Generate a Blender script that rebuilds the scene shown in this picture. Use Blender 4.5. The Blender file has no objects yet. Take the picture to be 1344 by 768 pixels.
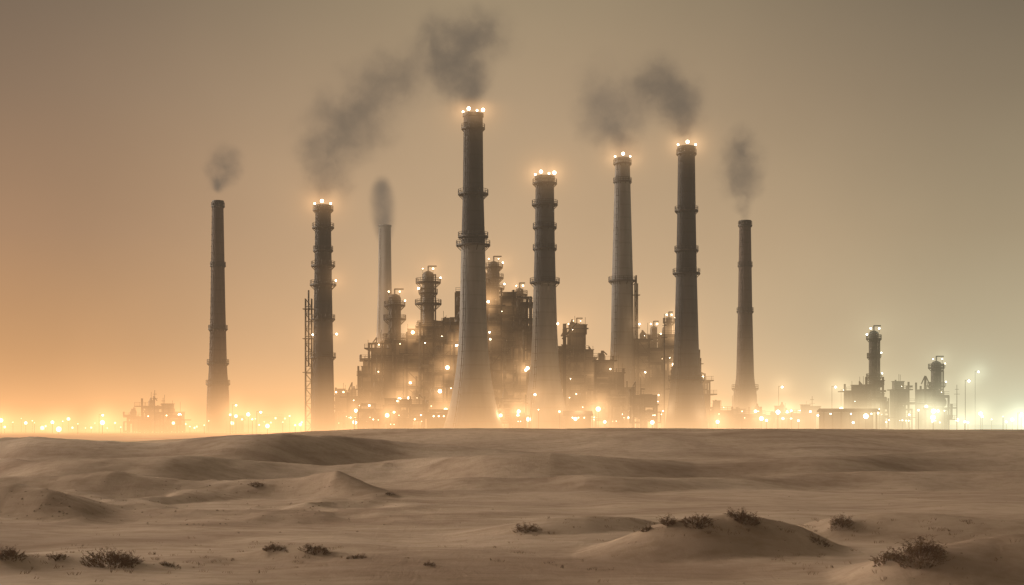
import bpy, math, random
import numpy as np
from mathutils import Vector
random.seed(7)
C = bpy.context.scene.collection
K = 1867.0; CAMZ = 4.0; HY = 551.0
def W(px, py, Y): return Vector(((px-672)*Y/K, Y, CAMZ-(py-HY)*Y/K))
def lin(c):
    return tuple((v/255/12.92 if v/255 <= .04045 else ((v/255+.055)/1.055)**2.4) for v in c)

# ---------------------------------------------------------------- materials
def newmat(name):
    m = bpy.data.materials.new(name); m.use_nodes = True
    nt = m.node_tree; nt.nodes.clear()
    return m, nt, nt.nodes.new('ShaderNodeOutputMaterial')
def surf(name, c1, c2, scale=0.5, rough=.85, metal=0.0, bump=0.0, stretch=(1,1,1), bands=0.0):
    m, nt, out = newmat(name); N = nt.nodes; L = nt.links
    b = N.new('ShaderNodeBsdfPrincipled'); L.new(b.outputs[0], out.inputs[0])
    b.inputs['Roughness'].default_value = rough; b.inputs['Metallic'].default_value = metal
    tc = N.new('ShaderNodeTexCoord'); mp = N.new('ShaderNodeMapping'); L.new(tc.outputs['Object'], mp.inputs[0])
    mp.inputs['Scale'].default_value = stretch
    nz = N.new('ShaderNodeTexNoise'); nz.inputs['Scale'].default_value = scale; nz.inputs['Detail'].default_value = 6
    L.new(mp.outputs[0], nz.inputs['Vector'])
    cr = N.new('ShaderNodeValToRGB'); cr.color_ramp.elements[0].position = .35; cr.color_ramp.elements[1].position = .65
    cr.color_ramp.elements[0].color = (*c1, 1); cr.color_ramp.elements[1].color = (*c2, 1)
    L.new(nz.outputs[0], cr.inputs[0]); col = cr.outputs[0]
    if bands:
        w = N.new('ShaderNodeTexWave'); w.bands_direction = 'Z'; w.inputs['Scale'].default_value = .08; w.inputs['Distortion'].default_value = .3
        L.new(tc.outputs['Object'], w.inputs[0])
        r2 = N.new('ShaderNodeValToRGB'); r2.color_ramp.elements[0].position = .0; r2.color_ramp.elements[1].position = .05
        r2.color_ramp.elements[0].color = (1-bands,)*3+(1,); r2.color_ramp.elements[1].color = (1,1,1,1)
        L.new(w.outputs[1], r2.inputs[0])
        mx = N.new('ShaderNodeMix'); mx.data_type = 'RGBA'; mx.blend_type = 'MULTIPLY'; mx.inputs[0].default_value = 1
        L.new(col, mx.inputs[6]); L.new(r2.outputs[0], mx.inputs[7]); col = mx.outputs[2]
    L.new(col, b.inputs['Base Color'])
    if bump:
        bp = N.new('ShaderNodeBump'); bp.inputs['Strength'].default_value = bump; bp.inputs['Distance'].default_value = .1
        L.new(nz.outputs[0], bp.inputs['Height']); L.new(bp.outputs[0], b.inputs['Normal'])
    return m
def glowmat(name, col, s):
    m, nt, out = newmat(name)
    e = nt.nodes.new('ShaderNodeEmission'); e.inputs[0].default_value = (*col, 1); e.inputs[1].default_value = s
    nt.links.new(e.outputs[0], out.inputs[0])
    m.cycles.emission_sampling = 'NONE'
    return m
M = {
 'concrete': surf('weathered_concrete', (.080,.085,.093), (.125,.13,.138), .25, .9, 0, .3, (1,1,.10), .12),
 'concrete_dark': surf('dark_concrete', (.038,.041,.046), (.07,.073,.078), .25, .9, 0, .3, (1,1,.10), .12),
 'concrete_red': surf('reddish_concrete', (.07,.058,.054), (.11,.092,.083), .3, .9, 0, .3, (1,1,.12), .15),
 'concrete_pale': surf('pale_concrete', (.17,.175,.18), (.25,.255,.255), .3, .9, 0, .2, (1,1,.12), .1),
 'concrete_faint': surf('haze_pale_concrete', (.28,.27,.25), (.34,.33,.31), .3, .9, 0, .1, (1,1,.12), .05),  # colour lifted to imitate haze over the far chimney
 'steel': surf('rusted_steel', (.018,.016,.014), (.042,.036,.031), 1.2, .7, .3, .2),
 'steel_mid': surf('painted_steel', (.032,.031,.03), (.068,.065,.06), .8, .6, .3, .2),
 'vessel': surf('vessel_shell', (.04,.04,.039), (.095,.093,.088), .5, .55, .3, .1, (1,1,.3)),
 'pipe': surf('pipe_lagging', (.04,.038,.035), (.12,.112,.10), .7, .5, .4, .1),
 'panel': surf('corrugated_panel', (.026,.023,.020), (.052,.047,.041), .6, .75, .1, .3, (3,1,.4)),
 'twig': surf('dry_twigs', (.15,.09,.055), (.30,.20,.125), 4, .95),
 'leaf': surf('dry_leaves', (.13,.08,.048), (.26,.18,.11), 5, .95),
 'rock': surf('desert_rock', (.2,.15,.11), (.34,.26,.19), 3, .95, 0, .4),
 'lamp_orange': glowmat('sodium_lamp', (1,.66,.34), 14),
 'lamp_warm': glowmat('warm_lamp', (1,.8,.52), 16),
 'lamp_white': glowmat('pale_lamp', (.92,1,.86), 12),
}

# ---------------------------------------------------------------- mesh builder
class MB:
    def __init__(s): s.v = []; s.f = []
    def box(s, x0,x1,y0,y1,z0,z1):
        n = len(s.v)
        s.v += [(x0,y0,z0),(x1,y0,z0),(x1,y1,z0),(x0,y1,z0),(x0,y0,z1),(x1,y0,z1),(x1,y1,z1),(x0,y1,z1)]
        s.f += [tuple(n+i for i in q) for q in ((0,3,2,1),(4,5,6,7),(0,1,5,4),(1,2,6,5),(2,3,7,6),(3,0,4,7))]
        return s
    def tube(s, p0, p1, r0, r1=None, n=8, cap=True):
        r1 = r0 if r1 is None else r1
        p0 = Vector(p0); p1 = Vector(p1); d = (p1-p0)
        if d.length < 1e-5: return s
        d.normalize(); a = Vector((1,0,0)) if abs(d.x) < .9 else Vector((0,1,0))
        u = d.cross(a).normalized(); w = d.cross(u); b = len(s.v)
        for p, r in ((p0,r0),(p1,r1)):
            for i in range(n):
                t = 2*math.pi*i/n; s.v.append(tuple(p+u*math.cos(t)*r+w*math.sin(t)*r))
        for i in range(n): j = (i+1)%n; s.f.append((b+i,b+j,b+n+j,b+n+i))
        if cap: s.f.append(tuple(b+i for i in range(n))[::-1]); s.f.append(tuple(b+n+i for i in range(n)))
        return s
    def poly(s, pts, r, n=8):
        for a, b in zip(pts, pts[1:]): s.tube(a, b, r, n=n)
        for p in pts[1:-1]: s.ball(p, r*1.15, 6, 4)
        return s
    def lathe(s, cx, cy, prof, n=32, closed=False):
        b = len(s.v)
        for r, z in prof:
            for i in range(n):
                t = 2*math.pi*i/n; s.v.append((cx+r*math.cos(t), cy+r*math.sin(t), z))
        m = len(prof)
        for k in range(m if closed else m-1):
            k2 = (k+1)%m
            for i in range(n): j = (i+1)%n; s.f.append((b+k*n+i,b+k*n+j,b+k2*n+j,b+k2*n+i))
        return s
    def ball(s, c, r, n=10, m=6):
        prof = [(max(r*math.sin(math.pi*k/m), .001*r), c[2]-r*math.cos(math.pi*k/m)) for k in range(m+1)]
        return s.lathe(c[0], c[1], prof, n)
    def vessel_h(s, c, r, L):
        b = len(s.v); n = 16
        prof = [(.05*r,-L/2-.35*r),(.6*r,-L/2-.25*r),(r,-L/2),(r,L/2),(.6*r,L/2+.25*r),(.05*r,L/2+.35*r)]
        for rr, a in prof:
            for i in range(n):
                t = 2*math.pi*i/n; s.v.append((c[0]+a, c[1]+rr*math.cos(t), c[2]+rr*math.sin(t)))
        for k in range(5):
            for i in range(n): j = (i+1)%n; s.f.append((b+k*n+i,b+k*n+j,b+(k+1)*n+j,b+(k+1)*n+i))
        return s
    def build(s, name, mat, parent=None, smooth=False, origin=None):
        base = Vector(origin) if origin is not None else (Vector(parent['_b']) if parent and '_b' in parent else Vector((0,0,0)))
        me = bpy.data.meshes.new(name)
        me.from_pydata([(x-base[0], y-base[1], z-base[2]) for x,y,z in s.v], [], s.f)
        if smooth:
            me.polygons.foreach_set('use_smooth', [True]*len(me.polygons))
            me.set_sharp_from_angle(angle=math.radians(40))
        me.materials.append(M[mat] if isinstance(mat, str) else mat)
        o = bpy.data.objects.new(name, me); C.objects.link(o)
        if parent: o.parent = parent; o['_b'] = tuple(base)
        else: o.location = base
        return o
def thing(name, label, cat, base, group=None):
    o = bpy.data.objects.new(name, None); C.objects.link(o); o.location = base; o['_b'] = tuple(base)
    o['label'] = label; o['category'] = cat
    if group: o['group'] = group
    o.empty_display_size = .5
    return o
def tag(o, label, cat, group=None):
    o['label'] = label; o['category'] = cat
    if group: o['group'] = group

GLOW = []
BULB = {}
for k in ('lamp_orange','lamp_warm','lamp_white'):
    mb = MB().ball((0,0,0), 1, 12, 8)
    me = bpy.data.meshes.new('lamp'); me.from_pydata(mb.v, [], mb.f); me.materials.append(M[k])
    me.polygons.foreach_set('use_smooth', [True]*len(me.polygons)); BULB[k] = me
def bulb(root, p, r=.35, kind='lamp_warm', power=.6):
    o = bpy.data.objects.new('lamp', BULB[kind]); C.objects.link(o); o.parent = root
    o.location = Vector(p)-Vector(root['_b']); o.scale = (r,r,r)
    GLOW.append((p[0],p[1],p[2],power))
    return o
def kind_at(px):
    if px < 560: return random.choice(['lamp_orange','lamp_orange','lamp_warm'])
    if px < 1000: return random.choice(['lamp_orange','lamp_warm','lamp_warm'])
    return random.choice(['lamp_white','lamp_white','lamp_warm'])

# ---------------------------------------------------------------- terrain
rng = np.random.RandomState(3); LAT = rng.rand(256,256)
def vnoise(x, y):
    xi = np.floor(x).astype(int); yi = np.floor(y).astype(int); fx = x-xi; fy = y-yi
    fx = fx*fx*fx*(fx*(fx*6-15)+10); fy = fy*fy*fy*(fy*(fy*6-15)+10)
    a = LAT[xi%256, yi%256]; b = LAT[(xi+1)%256, yi%256]; c = LAT[xi%256, (yi+1)%256]; d = LAT[(xi+1)%256, (yi+1)%256]
    return (a*(1-fx)+b*fx)*(1-fy)+(c*(1-fx)+d*fx)*fy*1.0 - .5
def fbm(x, y, o=4):
    s = 0; a = 1
    for i in range(o):
        s = s+a*vnoise(x+13.7*i, y+7.1*i); x, y = (x*.8-y*.6)*2.03, (x*.6+y*.8)*2.03; a *= .5
    return s
RIDGES = [
 (262, [(100,584),(300,573),(400,566),(480,563),(700,562),(900,562),(1100,563),(1250,564),(1420,565),(1600,568)], 36, 60, 1.0, 8, .05),
 (176, [(-260,577),(-50,575),(60,573),(150,578),(230,579),(300,573),(385,568),(470,574),(560,583),(650,590),(760,598)], 19, 40, 1.2, 12, .25),
 (150, [(-200,596),(-60,600),(60,606),(150,600),(240,596),(330,604),(420,612),(500,608),(590,616)], 11, 24, 1.1, 10, .35),
 (156, [(500,606),(580,599),(640,593),(720,590),(800,597),(900,603),(1000,600),(1200,594),(1344,587),(1600,584)], 13, 30, 1.1, 10, .14),
 (120, [(-200,624),(0,628),(60,628),(130,620),(200,629),(260,637),(330,633),(400,628),(440,619),(480,635),(540,655)], 5.5, 20, 1.0, 7, .45),
 (97, [(-200,632),(-60,634),(20,635),(80,643),(130,660),(160,675)], 4.6, 16, .9, 5, .5),
 (136, [(520,632),(600,626),(680,624),(760,620),(860,625),(960,627),(1080,622),(1250,619),(1400,617)], 9, 22, 1.2, 8, .16),
 (80, [(540,712),(600,700),(660,688),(720,679),(770,676),(830,680),(880,690),(930,708)], 5.2, 12, 1.0, 4, .02),
 (70, [(730,742),(800,706),(850,687),(900,678),(950,675),(1000,679),(1050,690),(1100,714),(1150,740)], 5.2, 9, 1.0, 3, .02),
 (76, [(1000,718),(1050,696),(1100,683),(1160,675),(1230,674),(1300,680),(1400,685),(1500,690)], 5.2, 10, 1.0, 3, .02),
 (58, [(1000,795),(1080,757),(1140,732),(1200,716),(1260,706),(1320,699),(1400,695),(1500,693)], 5.5, 9, 1.0, 2.2, .02),
 (62, [(-200,714),(-60,717),(40,724),(130,733),(240,749),(330,766)], 4.5, 8, 1.1, 2.5, .08),
 (67, [(240,750),(340,724),(400,718),(470,728),(560,744),(640,758)], 4, 7, 1.2, 2.5, .08),
]
LOW = 2.4
RW = []
for (Y0, pts, lf, lb, e, wob, ro) in RIDGES:
    w = [W(a,b,Y0) for a,b in pts]
    RW.append((Y0, np.array([p.x for p in w]), np.array([max(p.z,-LOW-.3) for p in w]), lf, lb, e, wob, ro))
MOUNDS = []
def height(X, Y):
    X = np.asarray(X, float); Y = np.asarray(Y, float)
    n1 = fbm(X/22+5, Y/26+3, 4); n2 = fbm(X/6+40, Y/7, 3)
    far = np.clip((Y-230)/110, 0, 1); far = far*far*(3-2*far)
    left = np.clip((-X/np.maximum(Y,20)-.02)/.12, 0, 1)*np.clip((Y-85)/20,0,1)*np.clip((200-Y)/30,0,1)
    rid = .35-np.abs(fbm(X/11+70, Y/13+20, 4))*2.0
    h = (-LOW+n1*.65+n2*.12+left*rid)*(1-far)
    for i, (Y0, xs, zs, lf, lb, e, wob, ro) in enumerate(RW):
        span = xs[-1]-xs[0]; fd = span*.06+1
        z = np.interp(X, xs, zs)
        z = z - np.clip((xs[0]-X)/(fd*2), 0, 3) - np.clip((X-xs[-1])/(fd*2), 0, 3)
        z = z + (vnoise(X/(Y0*.035)+i*9.1, Y*0+i)*.16)*(Y0/110.0)*min(1, ro*6+.25)
        yc = Y0 + wob*2*vnoise(X/(Y0*.16)+i*3.3, Y*0+i*5.2) + wob*.6*vnoise(X/(Y0*.07)+i*1.3, Y*0+i*2.2)
        t = np.where(Y < yc, (yc-Y)/lf, (Y-yc)/lb)
        p = np.clip(1-t, 0, 1)**e
        p = p*p*(3-2*p)*.5+p*.5
        B = LOW+.4
        r = (z+B)*p-B + ro*.6*fbm(X/3.1+i*2, Y/4.3, 4)*np.clip(1-t,0,1)*(t<1)
        k = .14
        h = np.maximum(h, r) + k*.25*np.clip(1-np.abs(h-r)/k, 0, 1)**2
    for mx_, my_, mr_, mh_ in MOUNDS:
        h = h + mh_*np.exp(-(((X-mx_)/mr_)**2+((Y-my_)/(mr_*.8))**2))
    return h
HYS = np.geomspace(16, 400, 900)
def hit(px, py):
    X = (px-672)*HYS/K; Z = CAMZ-(py-HY)*HYS/K
    H = height(X, HYS); i = max(1, int(np.argmax(H >= Z)))
    f0 = H[i-1]-Z[i-1]; f1 = H[i]-Z[i]; f = -f0/(f1-f0) if f1 != f0 else 0; f = min(1,max(0,f))
    Y = HYS[i-1]+(HYS[i]-HYS[i-1])*f; x = (px-672)*Y/K
    return Vector((x, Y, float(height(x, Y))))
SH = [('largest dark dry shrub on the slope at the right',1208,740,84,26,1.5),('flattened scrub at the left foot of the largest shrub',1162,744,46,14,1.1),
 ('rounded dry shrub on the central dune crest, rightmost of the three there',976,686,42,15,1.5),('wide low shrub in the middle of the central dune crest',915,689,50,11,1.4),('small upright shrub on the left end of the central dune crest',877,692,22,13,1.4),
 ('tiny shrub left of the central dune crest shrubs',848,698,16,7,1),('dark round shrub on the crest of the right dune',1104,692,36,14,1.5),
 ('low dry shrub on the left flank of the central dune',690,699,36,10,1.2),('broad reddish scrub mound at bottom left',148,744,92,17,1.7),('small tuft right of the broad scrub mound',222,746,26,7,1.1),
 ('small dark shrub left of centre at the bottom',358,724,32,9,1.3),('pale low shrub beside the small dark one at the bottom',414,726,46,10,1.2),('dark scrub at the bottom left edge',14,734,40,12,1.5),
 ('thin scrub patch right of the pale low shrub',470,734,34,6,1),('small tuft near the bottom centre',562,744,22,6,1),('tiny dark shrub on the far left dune crest',336,638,20,5,1.2),
 ('tiny tuft on the plain in front of the left dunes',512,650,14,4,1),('small tuft under the right dune crest',1075,714,28,8,1),('low scrub right of the dark bottom left shrub',75,736,30,7,1)]
SHP = []
for (lab,px,py,w_,h_,dn) in SH: SHP.append(hit(px,py))
MOUNDS = [(p.x, p.y, max(.6, q[3]*p.y/K*.7), min(.3, q[4]*p.y/K*.35)) for p, q in zip(SHP, SH)]
rows = np.concatenate([np.linspace(-80, 18, 24), np.geomspace(18.3, 420, 760), np.geomspace(424, 1260, 40)])
s = np.linspace(-1, 1, 760); u = .4*s+.6*s**3
wd = 70+1.25*np.maximum(rows, 0)
XX = u[None,:]*np.minimum(wd,1220)[:,None]; YY = np.repeat(rows[:,None], len(s), 1)
ZZ = height(XX, YY)
nr, nc = XX.shape
me = bpy.data.meshes.new('desert_ground')
co = np.stack([XX,YY,ZZ], -1).reshape(-1,3)
idx = np.arange(nr*nc).reshape(nr,nc)
fc = np.stack([idx[:-1,:-1], idx[:-1,1:], idx[1:,1:], idx[1:,:-1]], -1).reshape(-1,4)
me.vertices.add(len(co)); me.vertices.foreach_set('co', co.ravel())
me.loops.add(fc.size); me.loops.foreach_set('vertex_index', fc.ravel())
me.polygons.add(len(fc)); me.polygons.foreach_set('loop_start', np.arange(0, fc.size, 4)); me.polygons.foreach_set('loop_total', np.full(len(fc),4))
me.polygons.foreach_set('use_smooth', [True]*len(fc)); me.update(); me.validate()
gr = bpy.data.objects.new('desert_ground', me); C.objects.link(gr); gr['kind'] = 'structure'
m, nt, out = newmat('desert_sand'); N = nt.nodes; L = nt.links
b = N.new('ShaderNodeBsdfPrincipled'); b.inputs['Roughness'].default_value = .95; b.inputs['Specular IOR Level'].default_value = .15; L.new(b.outputs[0], out.inputs[0])
tc = N.new('ShaderNodeTexCoord')
def nz(scale, det=6, sc=(1,1,1), rough=.55, dist=0):
    mp = N.new('ShaderNodeMapping'); mp.inputs['Scale'].default_value = sc; L.new(tc.outputs['Object'], mp.inputs[0])
    n = N.new('ShaderNodeTexNoise'); n.inputs['Scale'].default_value = scale; n.inputs['Detail'].default_value = det
    n.inputs['Roughness'].default_value = rough; n.inputs['Distortion'].default_value = dist; L.new(mp.outputs[0], n.inputs['Vector']); return n
def ramp(src, stops):
    r = N.new('ShaderNodeValToRGB'); e = r.color_ramp.elements
    e[0].position, e[0].color = stops[0][0], (*stops[0][1],1); e[1].position, e[1].color = stops[-1][0], (*stops[-1][1],1)
    for p, c in stops[1:-1]: q = e.new(p); q.color = (*c,1)
    L.new(src, r.inputs[0]); return r
a = nz(.06, 8, (.7,1.5,1), .62, .8); ra = ramp(a.outputs[0], [(.34,(.34,.25,.185)),(.5,(.48,.375,.285)),(.64,(.59,.48,.375))])
bn = nz(1.1, 8, (.6,1,1), .65); rb = ramp(bn.outputs[0], [(.32,(.70,.66,.61)),(.56,(1,1,1))])
mx = N.new('ShaderNodeMix'); mx.data_type = 'RGBA'; mx.blend_type = 'MULTIPLY'; mx.inputs[0].default_value = .65
L.new(ra.outputs[0], mx.inputs[6]); L.new(rb.outputs[0], mx.inputs[7])
cn = nz(9, 5, (.7,1,1), .7); rc = ramp(cn.outputs[0], [(.27,(.5,.45,.4)),(.36,(1,1,1))])
mx2 = N.new('ShaderNodeMix'); mx2.data_type = 'RGBA'; mx2.blend_type = 'MULTIPLY'; mx2.inputs[0].default_value = .5
L.new(mx.outputs[2], mx2.inputs[6]); L.new(rc.outputs[0], mx2.inputs[7]); L.new(mx2.outputs[2], b.inputs['Base Color'])
dn_ = nz(.9, 6, (1.6,.35,1), .6, 1.5)
b1 = N.new('ShaderNodeBump'); b1.inputs['Strength'].default_value = .45; b1.inputs['Distance'].default_value = .10; L.new(dn_.outputs[0], b1.inputs['Height'])
b2 = N.new('ShaderNodeBump'); b2.inputs['Strength'].default_value = .5; b2.inputs['Distance'].default_value = .18; L.new(bn.outputs[0], b2.inputs['Height']); L.new(b1.outputs[0], b2.inputs['Normal'])
b3 = N.new('ShaderNodeBump'); b3.inputs['Strength'].default_value = .4; b3.inputs['Distance'].default_value = .025; L.new(cn.outputs[0], b3.inputs['Height']); L.new(b2.outputs[0], b3.inputs['Normal'])
L.new(b3.outputs[0], b.inputs['Normal'])
gr.data.materials.append(m)

# ---------------------------------------------------------------- chimneys
def ring_platform(root, cx, cy, z, r_in, r_out, railing=True, mat='steel_mid'):
    mb = MB().lathe(cx, cy, [(r_in,z),(r_out,z),(r_out,z+.4),(r_in,z+.4)], 28, True)
    for i in range(10):
        t = 2*math.pi*i/10; c, s_ = math.cos(t), math.sin(t)
        mb.tube((cx+c*r_in, cy+s_*r_in, z-(r_out-r_in)*.9), (cx+c*(r_out-.1), cy+s_*(r_out-.1), z+.05), .1, n=4)
    d = mb.build('platform', mat, root)
    if railing:
        mr = MB(); n = 20
        for i in range(n):
            t = 2*math.pi*i/n; x, y = cx+math.cos(t)*(r_out-.08), cy+math.sin(t)*(r_out-.08)
            mr.tube((x,y,z+.35), (x,y,z+1.55), .06, n=4)
            t2 = 2*math.pi*(i+1)/n; x2, y2 = cx+math.cos(t2)*(r_out-.08), cy+math.sin(t2)*(r_out-.08)
            for hz in (.95, 1.5): mr.tube((x,y,z+hz), (x2,y2,z+hz), .055, n=4)
        mr.build('railing', mat, d)
    return d
def interp_prof(prof, z):
    for (r0,z0),(r1,z1) in zip(prof, prof[1:]):
        if z0 <= z <= z1: return r0+(r1-r0)*(z-z0)/(z1-z0)
    return prof[-1][0]
def stack(label, px, Y, prof_px, rings, mat, lamps=0, side_lamps=(), ladder_ang=-2.2, name='chimney', power=1.0, upper=None):
    b = W(px, 551, Y); b.z = -.4
    t = thing(name, label, 'chimney', b)
    prof = sorted([(hw*Y/K, W(px,py,Y).z) for py,hw in prof_px], key=lambda q: q[1])
    prof = [(prof[0][0]*1.02, -.4)]+[q for q in prof if q[1] > 0]
    zs = np.linspace(prof[0][1], prof[-1][1], 40); rr = np.interp(zs, [q[1] for q in prof], [q[0] for q in prof])
    for _ in range(2): rr[1:-1] = (rr[:-2]+rr[1:-1]*2+rr[2:])/4
    pf = list(zip(rr, zs)); zt, rt = zs[-1], rr[-1]
    if upper:  # paler lower shaft colour imitates haze and glow near the ground
        zc = W(px,upper[0],Y).z; lo = [q for q in pf if q[1] < zc]; hi = [q for q in pf if q[1] >= zc]; rc0 = interp_prof(pf, zc)
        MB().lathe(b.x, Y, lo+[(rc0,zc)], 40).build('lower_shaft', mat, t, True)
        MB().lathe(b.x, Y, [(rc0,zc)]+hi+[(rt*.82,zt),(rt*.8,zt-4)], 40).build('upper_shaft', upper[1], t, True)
    else:
        MB().lathe(b.x, Y, pf+[(rt*.82,zt),(rt*.8,zt-4)], 40).build('shaft', mat, t, True)
    MB().lathe(b.x, Y, [(rt*1.0+.01,zt-.9),(rt*1.1,zt-.8),(rt*1.1,zt+.12),(rt*.8,zt+.12)], 40).build('rim', 'steel_mid' if Y < 800 else mat, t, True)
    for py, ex in rings:
        z = W(px,py,Y).z; r = interp_prof(pf, z); ring_platform(t, b.x, Y, z, r-.05, r+ex*1.15*Y/K)
    ml = MB(); ca, sa = math.cos(ladder_ang), math.sin(ladder_ang)
    prev = None
    for z in np.arange(1, zt-1, 2.0):
        r = interp_prof(pf, z)+.25; c = Vector((b.x+ca*r, Y+sa*r, z)); tn = Vector((-sa,ca,0))*.3; od = Vector((ca,sa,0))*.55
        if prev:
            for q in (tn, -tn): ml.tube(prev+q, c+q, .06, n=4)
            ml.tube(prev+od, c+od, .06, n=4)
        ml.tube(c+tn, c+tn+od, .05, n=4); ml.tube(c-tn, c-tn+od, .05, n=4); ml.tube(c+tn+od, c-tn+od, .05, n=4)
        prev = c
    ml.build('ladder', 'steel', t)
    for i in range(lamps):
        a = -math.pi/2+(i-(lamps-1)/2)*(2.4/max(lamps-1,1)); rl = rt*1.12
        p = (b.x+math.cos(a)*rl, Y+math.sin(a)*rl, zt+.5+.5*(i%2))
        MB().tube((p[0],p[1],zt-.1),(p[0],p[1],p[2]),.06,n=5).build('lamp_bracket','steel',t)
        bulb(t, p, .28+.2*(i%2), 'lamp_warm', power)
    for py, sg in side_lamps:
        z = W(px,py,Y).z; r = interp_prof(pf, z)+1.2
        MB().tube((b.x+sg*(r-1.3),Y-.4,z),(b.x+sg*r,Y-.5,z+.2),.06,n=5).build('lamp_bracket','steel',t)
        bulb(t, (b.x+sg*r, Y-.5, z+.3), .28, 'lamp_warm', .6)
    return t, pf
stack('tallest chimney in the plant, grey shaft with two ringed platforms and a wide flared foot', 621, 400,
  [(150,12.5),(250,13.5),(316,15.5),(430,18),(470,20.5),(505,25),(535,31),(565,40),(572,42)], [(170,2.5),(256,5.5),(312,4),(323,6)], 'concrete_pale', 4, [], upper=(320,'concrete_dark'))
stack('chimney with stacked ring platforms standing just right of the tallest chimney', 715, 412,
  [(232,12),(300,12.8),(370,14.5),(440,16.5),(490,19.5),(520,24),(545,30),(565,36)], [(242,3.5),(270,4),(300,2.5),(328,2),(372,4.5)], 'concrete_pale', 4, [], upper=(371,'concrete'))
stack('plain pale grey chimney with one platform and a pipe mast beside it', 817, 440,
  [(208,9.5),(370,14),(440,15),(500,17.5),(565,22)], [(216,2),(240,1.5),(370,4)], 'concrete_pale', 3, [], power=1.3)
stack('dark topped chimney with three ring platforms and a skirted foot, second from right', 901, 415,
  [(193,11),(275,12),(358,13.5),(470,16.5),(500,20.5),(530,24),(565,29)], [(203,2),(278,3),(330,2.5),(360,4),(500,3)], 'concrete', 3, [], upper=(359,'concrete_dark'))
stack('slender reddish chimney with a stepped base, furthest right of the tall ones', 978, 470,
  [(290,7.5),(400,9.2),(503,11.8),(511,15),(565,17)], [(297,1.5),(350,1.2),(410,1.5),(511,3)], 'concrete_red', 0)
stack('slender brown chimney standing alone furthest left', 286, 470,
  [(264,7),(400,9.5),(495,12),(505,14),(565,15.5)], [(272,1.5),(350,1.5),(433,2),(478,2.5),(505,2)], 'concrete_red', 0)
stack('dark brown chimney with many platforms beside a thin lattice mast, second from left', 424, 420,
  [(270,10),(400,12),(500,14),(565,16)], [(277,3),(300,3.5),(330,2),(350,4),(375,5),(420,3),(470,3)], 'concrete_dark', 3, [(370,1),(440,1)])
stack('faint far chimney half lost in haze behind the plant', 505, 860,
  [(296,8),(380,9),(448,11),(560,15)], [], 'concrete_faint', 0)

def column(label, px, Y, topy, hw, plats, mat='vessel', lamps=5, pipes=2, name='distillation_column', seed=1):
    rnd = random.Random(seed); b = W(px,551,Y); b.z = -.3
    t = thing(name, label, 'tower', b); zt = W(px,topy,Y).z; r = hw*Y/K
    prof = [(r*1.25,-.3),(r*1.25,1.5),(r,3),(r,zt*.55),(r*.92,zt*.57),(r*.92,zt-r*.6),(r*.75,zt-r*.25),(r*.3,zt),(.02,zt+.05)]
    MB().lathe(b.x, Y, prof, 28).build('shell', mat, t, True)
    MB().tube((b.x,Y,zt),(b.x,Y,zt+1.6),.22).tube((b.x,Y,zt+1.5),(b.x+r*1.3,Y,zt+1.5),.2).build('overhead_nozzle','pipe',t)
    for py, ex in plats: ring_platform(t, b.x, Y, W(px,py,Y).z, r*.9, r+ex*Y/K, True, 'steel')
    for i in range(pipes):
        a = rnd.uniform(-2.6,-.4); rr = r+.6; x, y = b.x+math.cos(a)*rr, Y+math.sin(a)*rr
        MB().poly([(b.x,Y,zt-1.2-2*i),(x,y,zt-1.2-2*i),(x,y,1)], .22).build('riser_pipe','pipe',t,True)
    ml = MB(); lx = b.x-r*.7; ly = Y-r*.9
    for q in (-.25,.25): ml.tube((lx+q,ly,0),(lx+q,ly,zt-1),.05,n=4)
    for z in np.arange(.5,zt-1,.9): ml.tube((lx-.25,ly,z),(lx+.25,ly,z),.035,n=4)
    ml.build('ladder','steel',t)
    for i in range(lamps):
        if i < 2: p = (b.x+(i-.5)*r*1.6, Y-r*.8, zt+.6)
        else:
            py, ex = plats[(i-2)%len(plats)]; sg = rnd.choice([-1,1])
            p = (b.x+sg*(r+ex*Y/K), Y-r*.5, W(px,py,Y).z+1.6)
        MB().tube((p[0],p[1],p[2]-1.3),(p[0],p[1],p[2]),.05,n=4).build('lamp_bracket','steel',t)
        bulb(t, p, rnd.uniform(.12,.30), kind_at(px), rnd.choice([.25,.6]))
    return t
column('stout process column with three wide dark platforms, left of the tallest chimney', 562, 425, 356, 8.5, [(372,8),(386,4),(400,9),(428,6),(460,5)], 'vessel', 4, 3, seed=2)
column('shorter domed process column with a wide collar platform, left of the stout column', 518, 430, 386, 9, [(402,5),(420,6),(445,7),(478,5)], 'vessel', 3, 3, seed=3)
column('lit process column peeking out right behind the tallest chimney', 648, 436, 343, 8, [(352,4),(366,5),(380,6),(400,5),(430,4)], 'vessel', 6, 2, seed=4)
column('tall dark process column in the small unit on the right', 1147, 440, 434, 7, [(446,3),(470,2),(497,3),(520,4)], 'steel_mid', 5, 2, seed=5)
column('dark process column with a lit top, furthest right', 1229, 450, 474, 7.5, [(484,3),(508,4),(530,3)], 'steel_mid', 4, 3, seed=6)
column('slim process column among the pipes left of the skirted chimney', 858, 450, 428, 5, [(445,4),(470,3),(500,3)], 'vessel', 3, 2, seed=7)
column('slim process column behind the frame right of the ringed chimney', 757, 446, 424, 6, [(432,5),(450,5),(480,4)], 'vessel', 3, 2, seed=8)
column('process column rising from the dark mass right of the tallest chimney', 682, 432, 378, 5.5, [(388,5),(402,5)], 'vessel', 2, 3, seed=10)
column('thin process column close left of the skirted chimney', 878, 440, 416, 4, [(424,4),(448,4)], 'vessel', 3, 2, seed=12)

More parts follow.
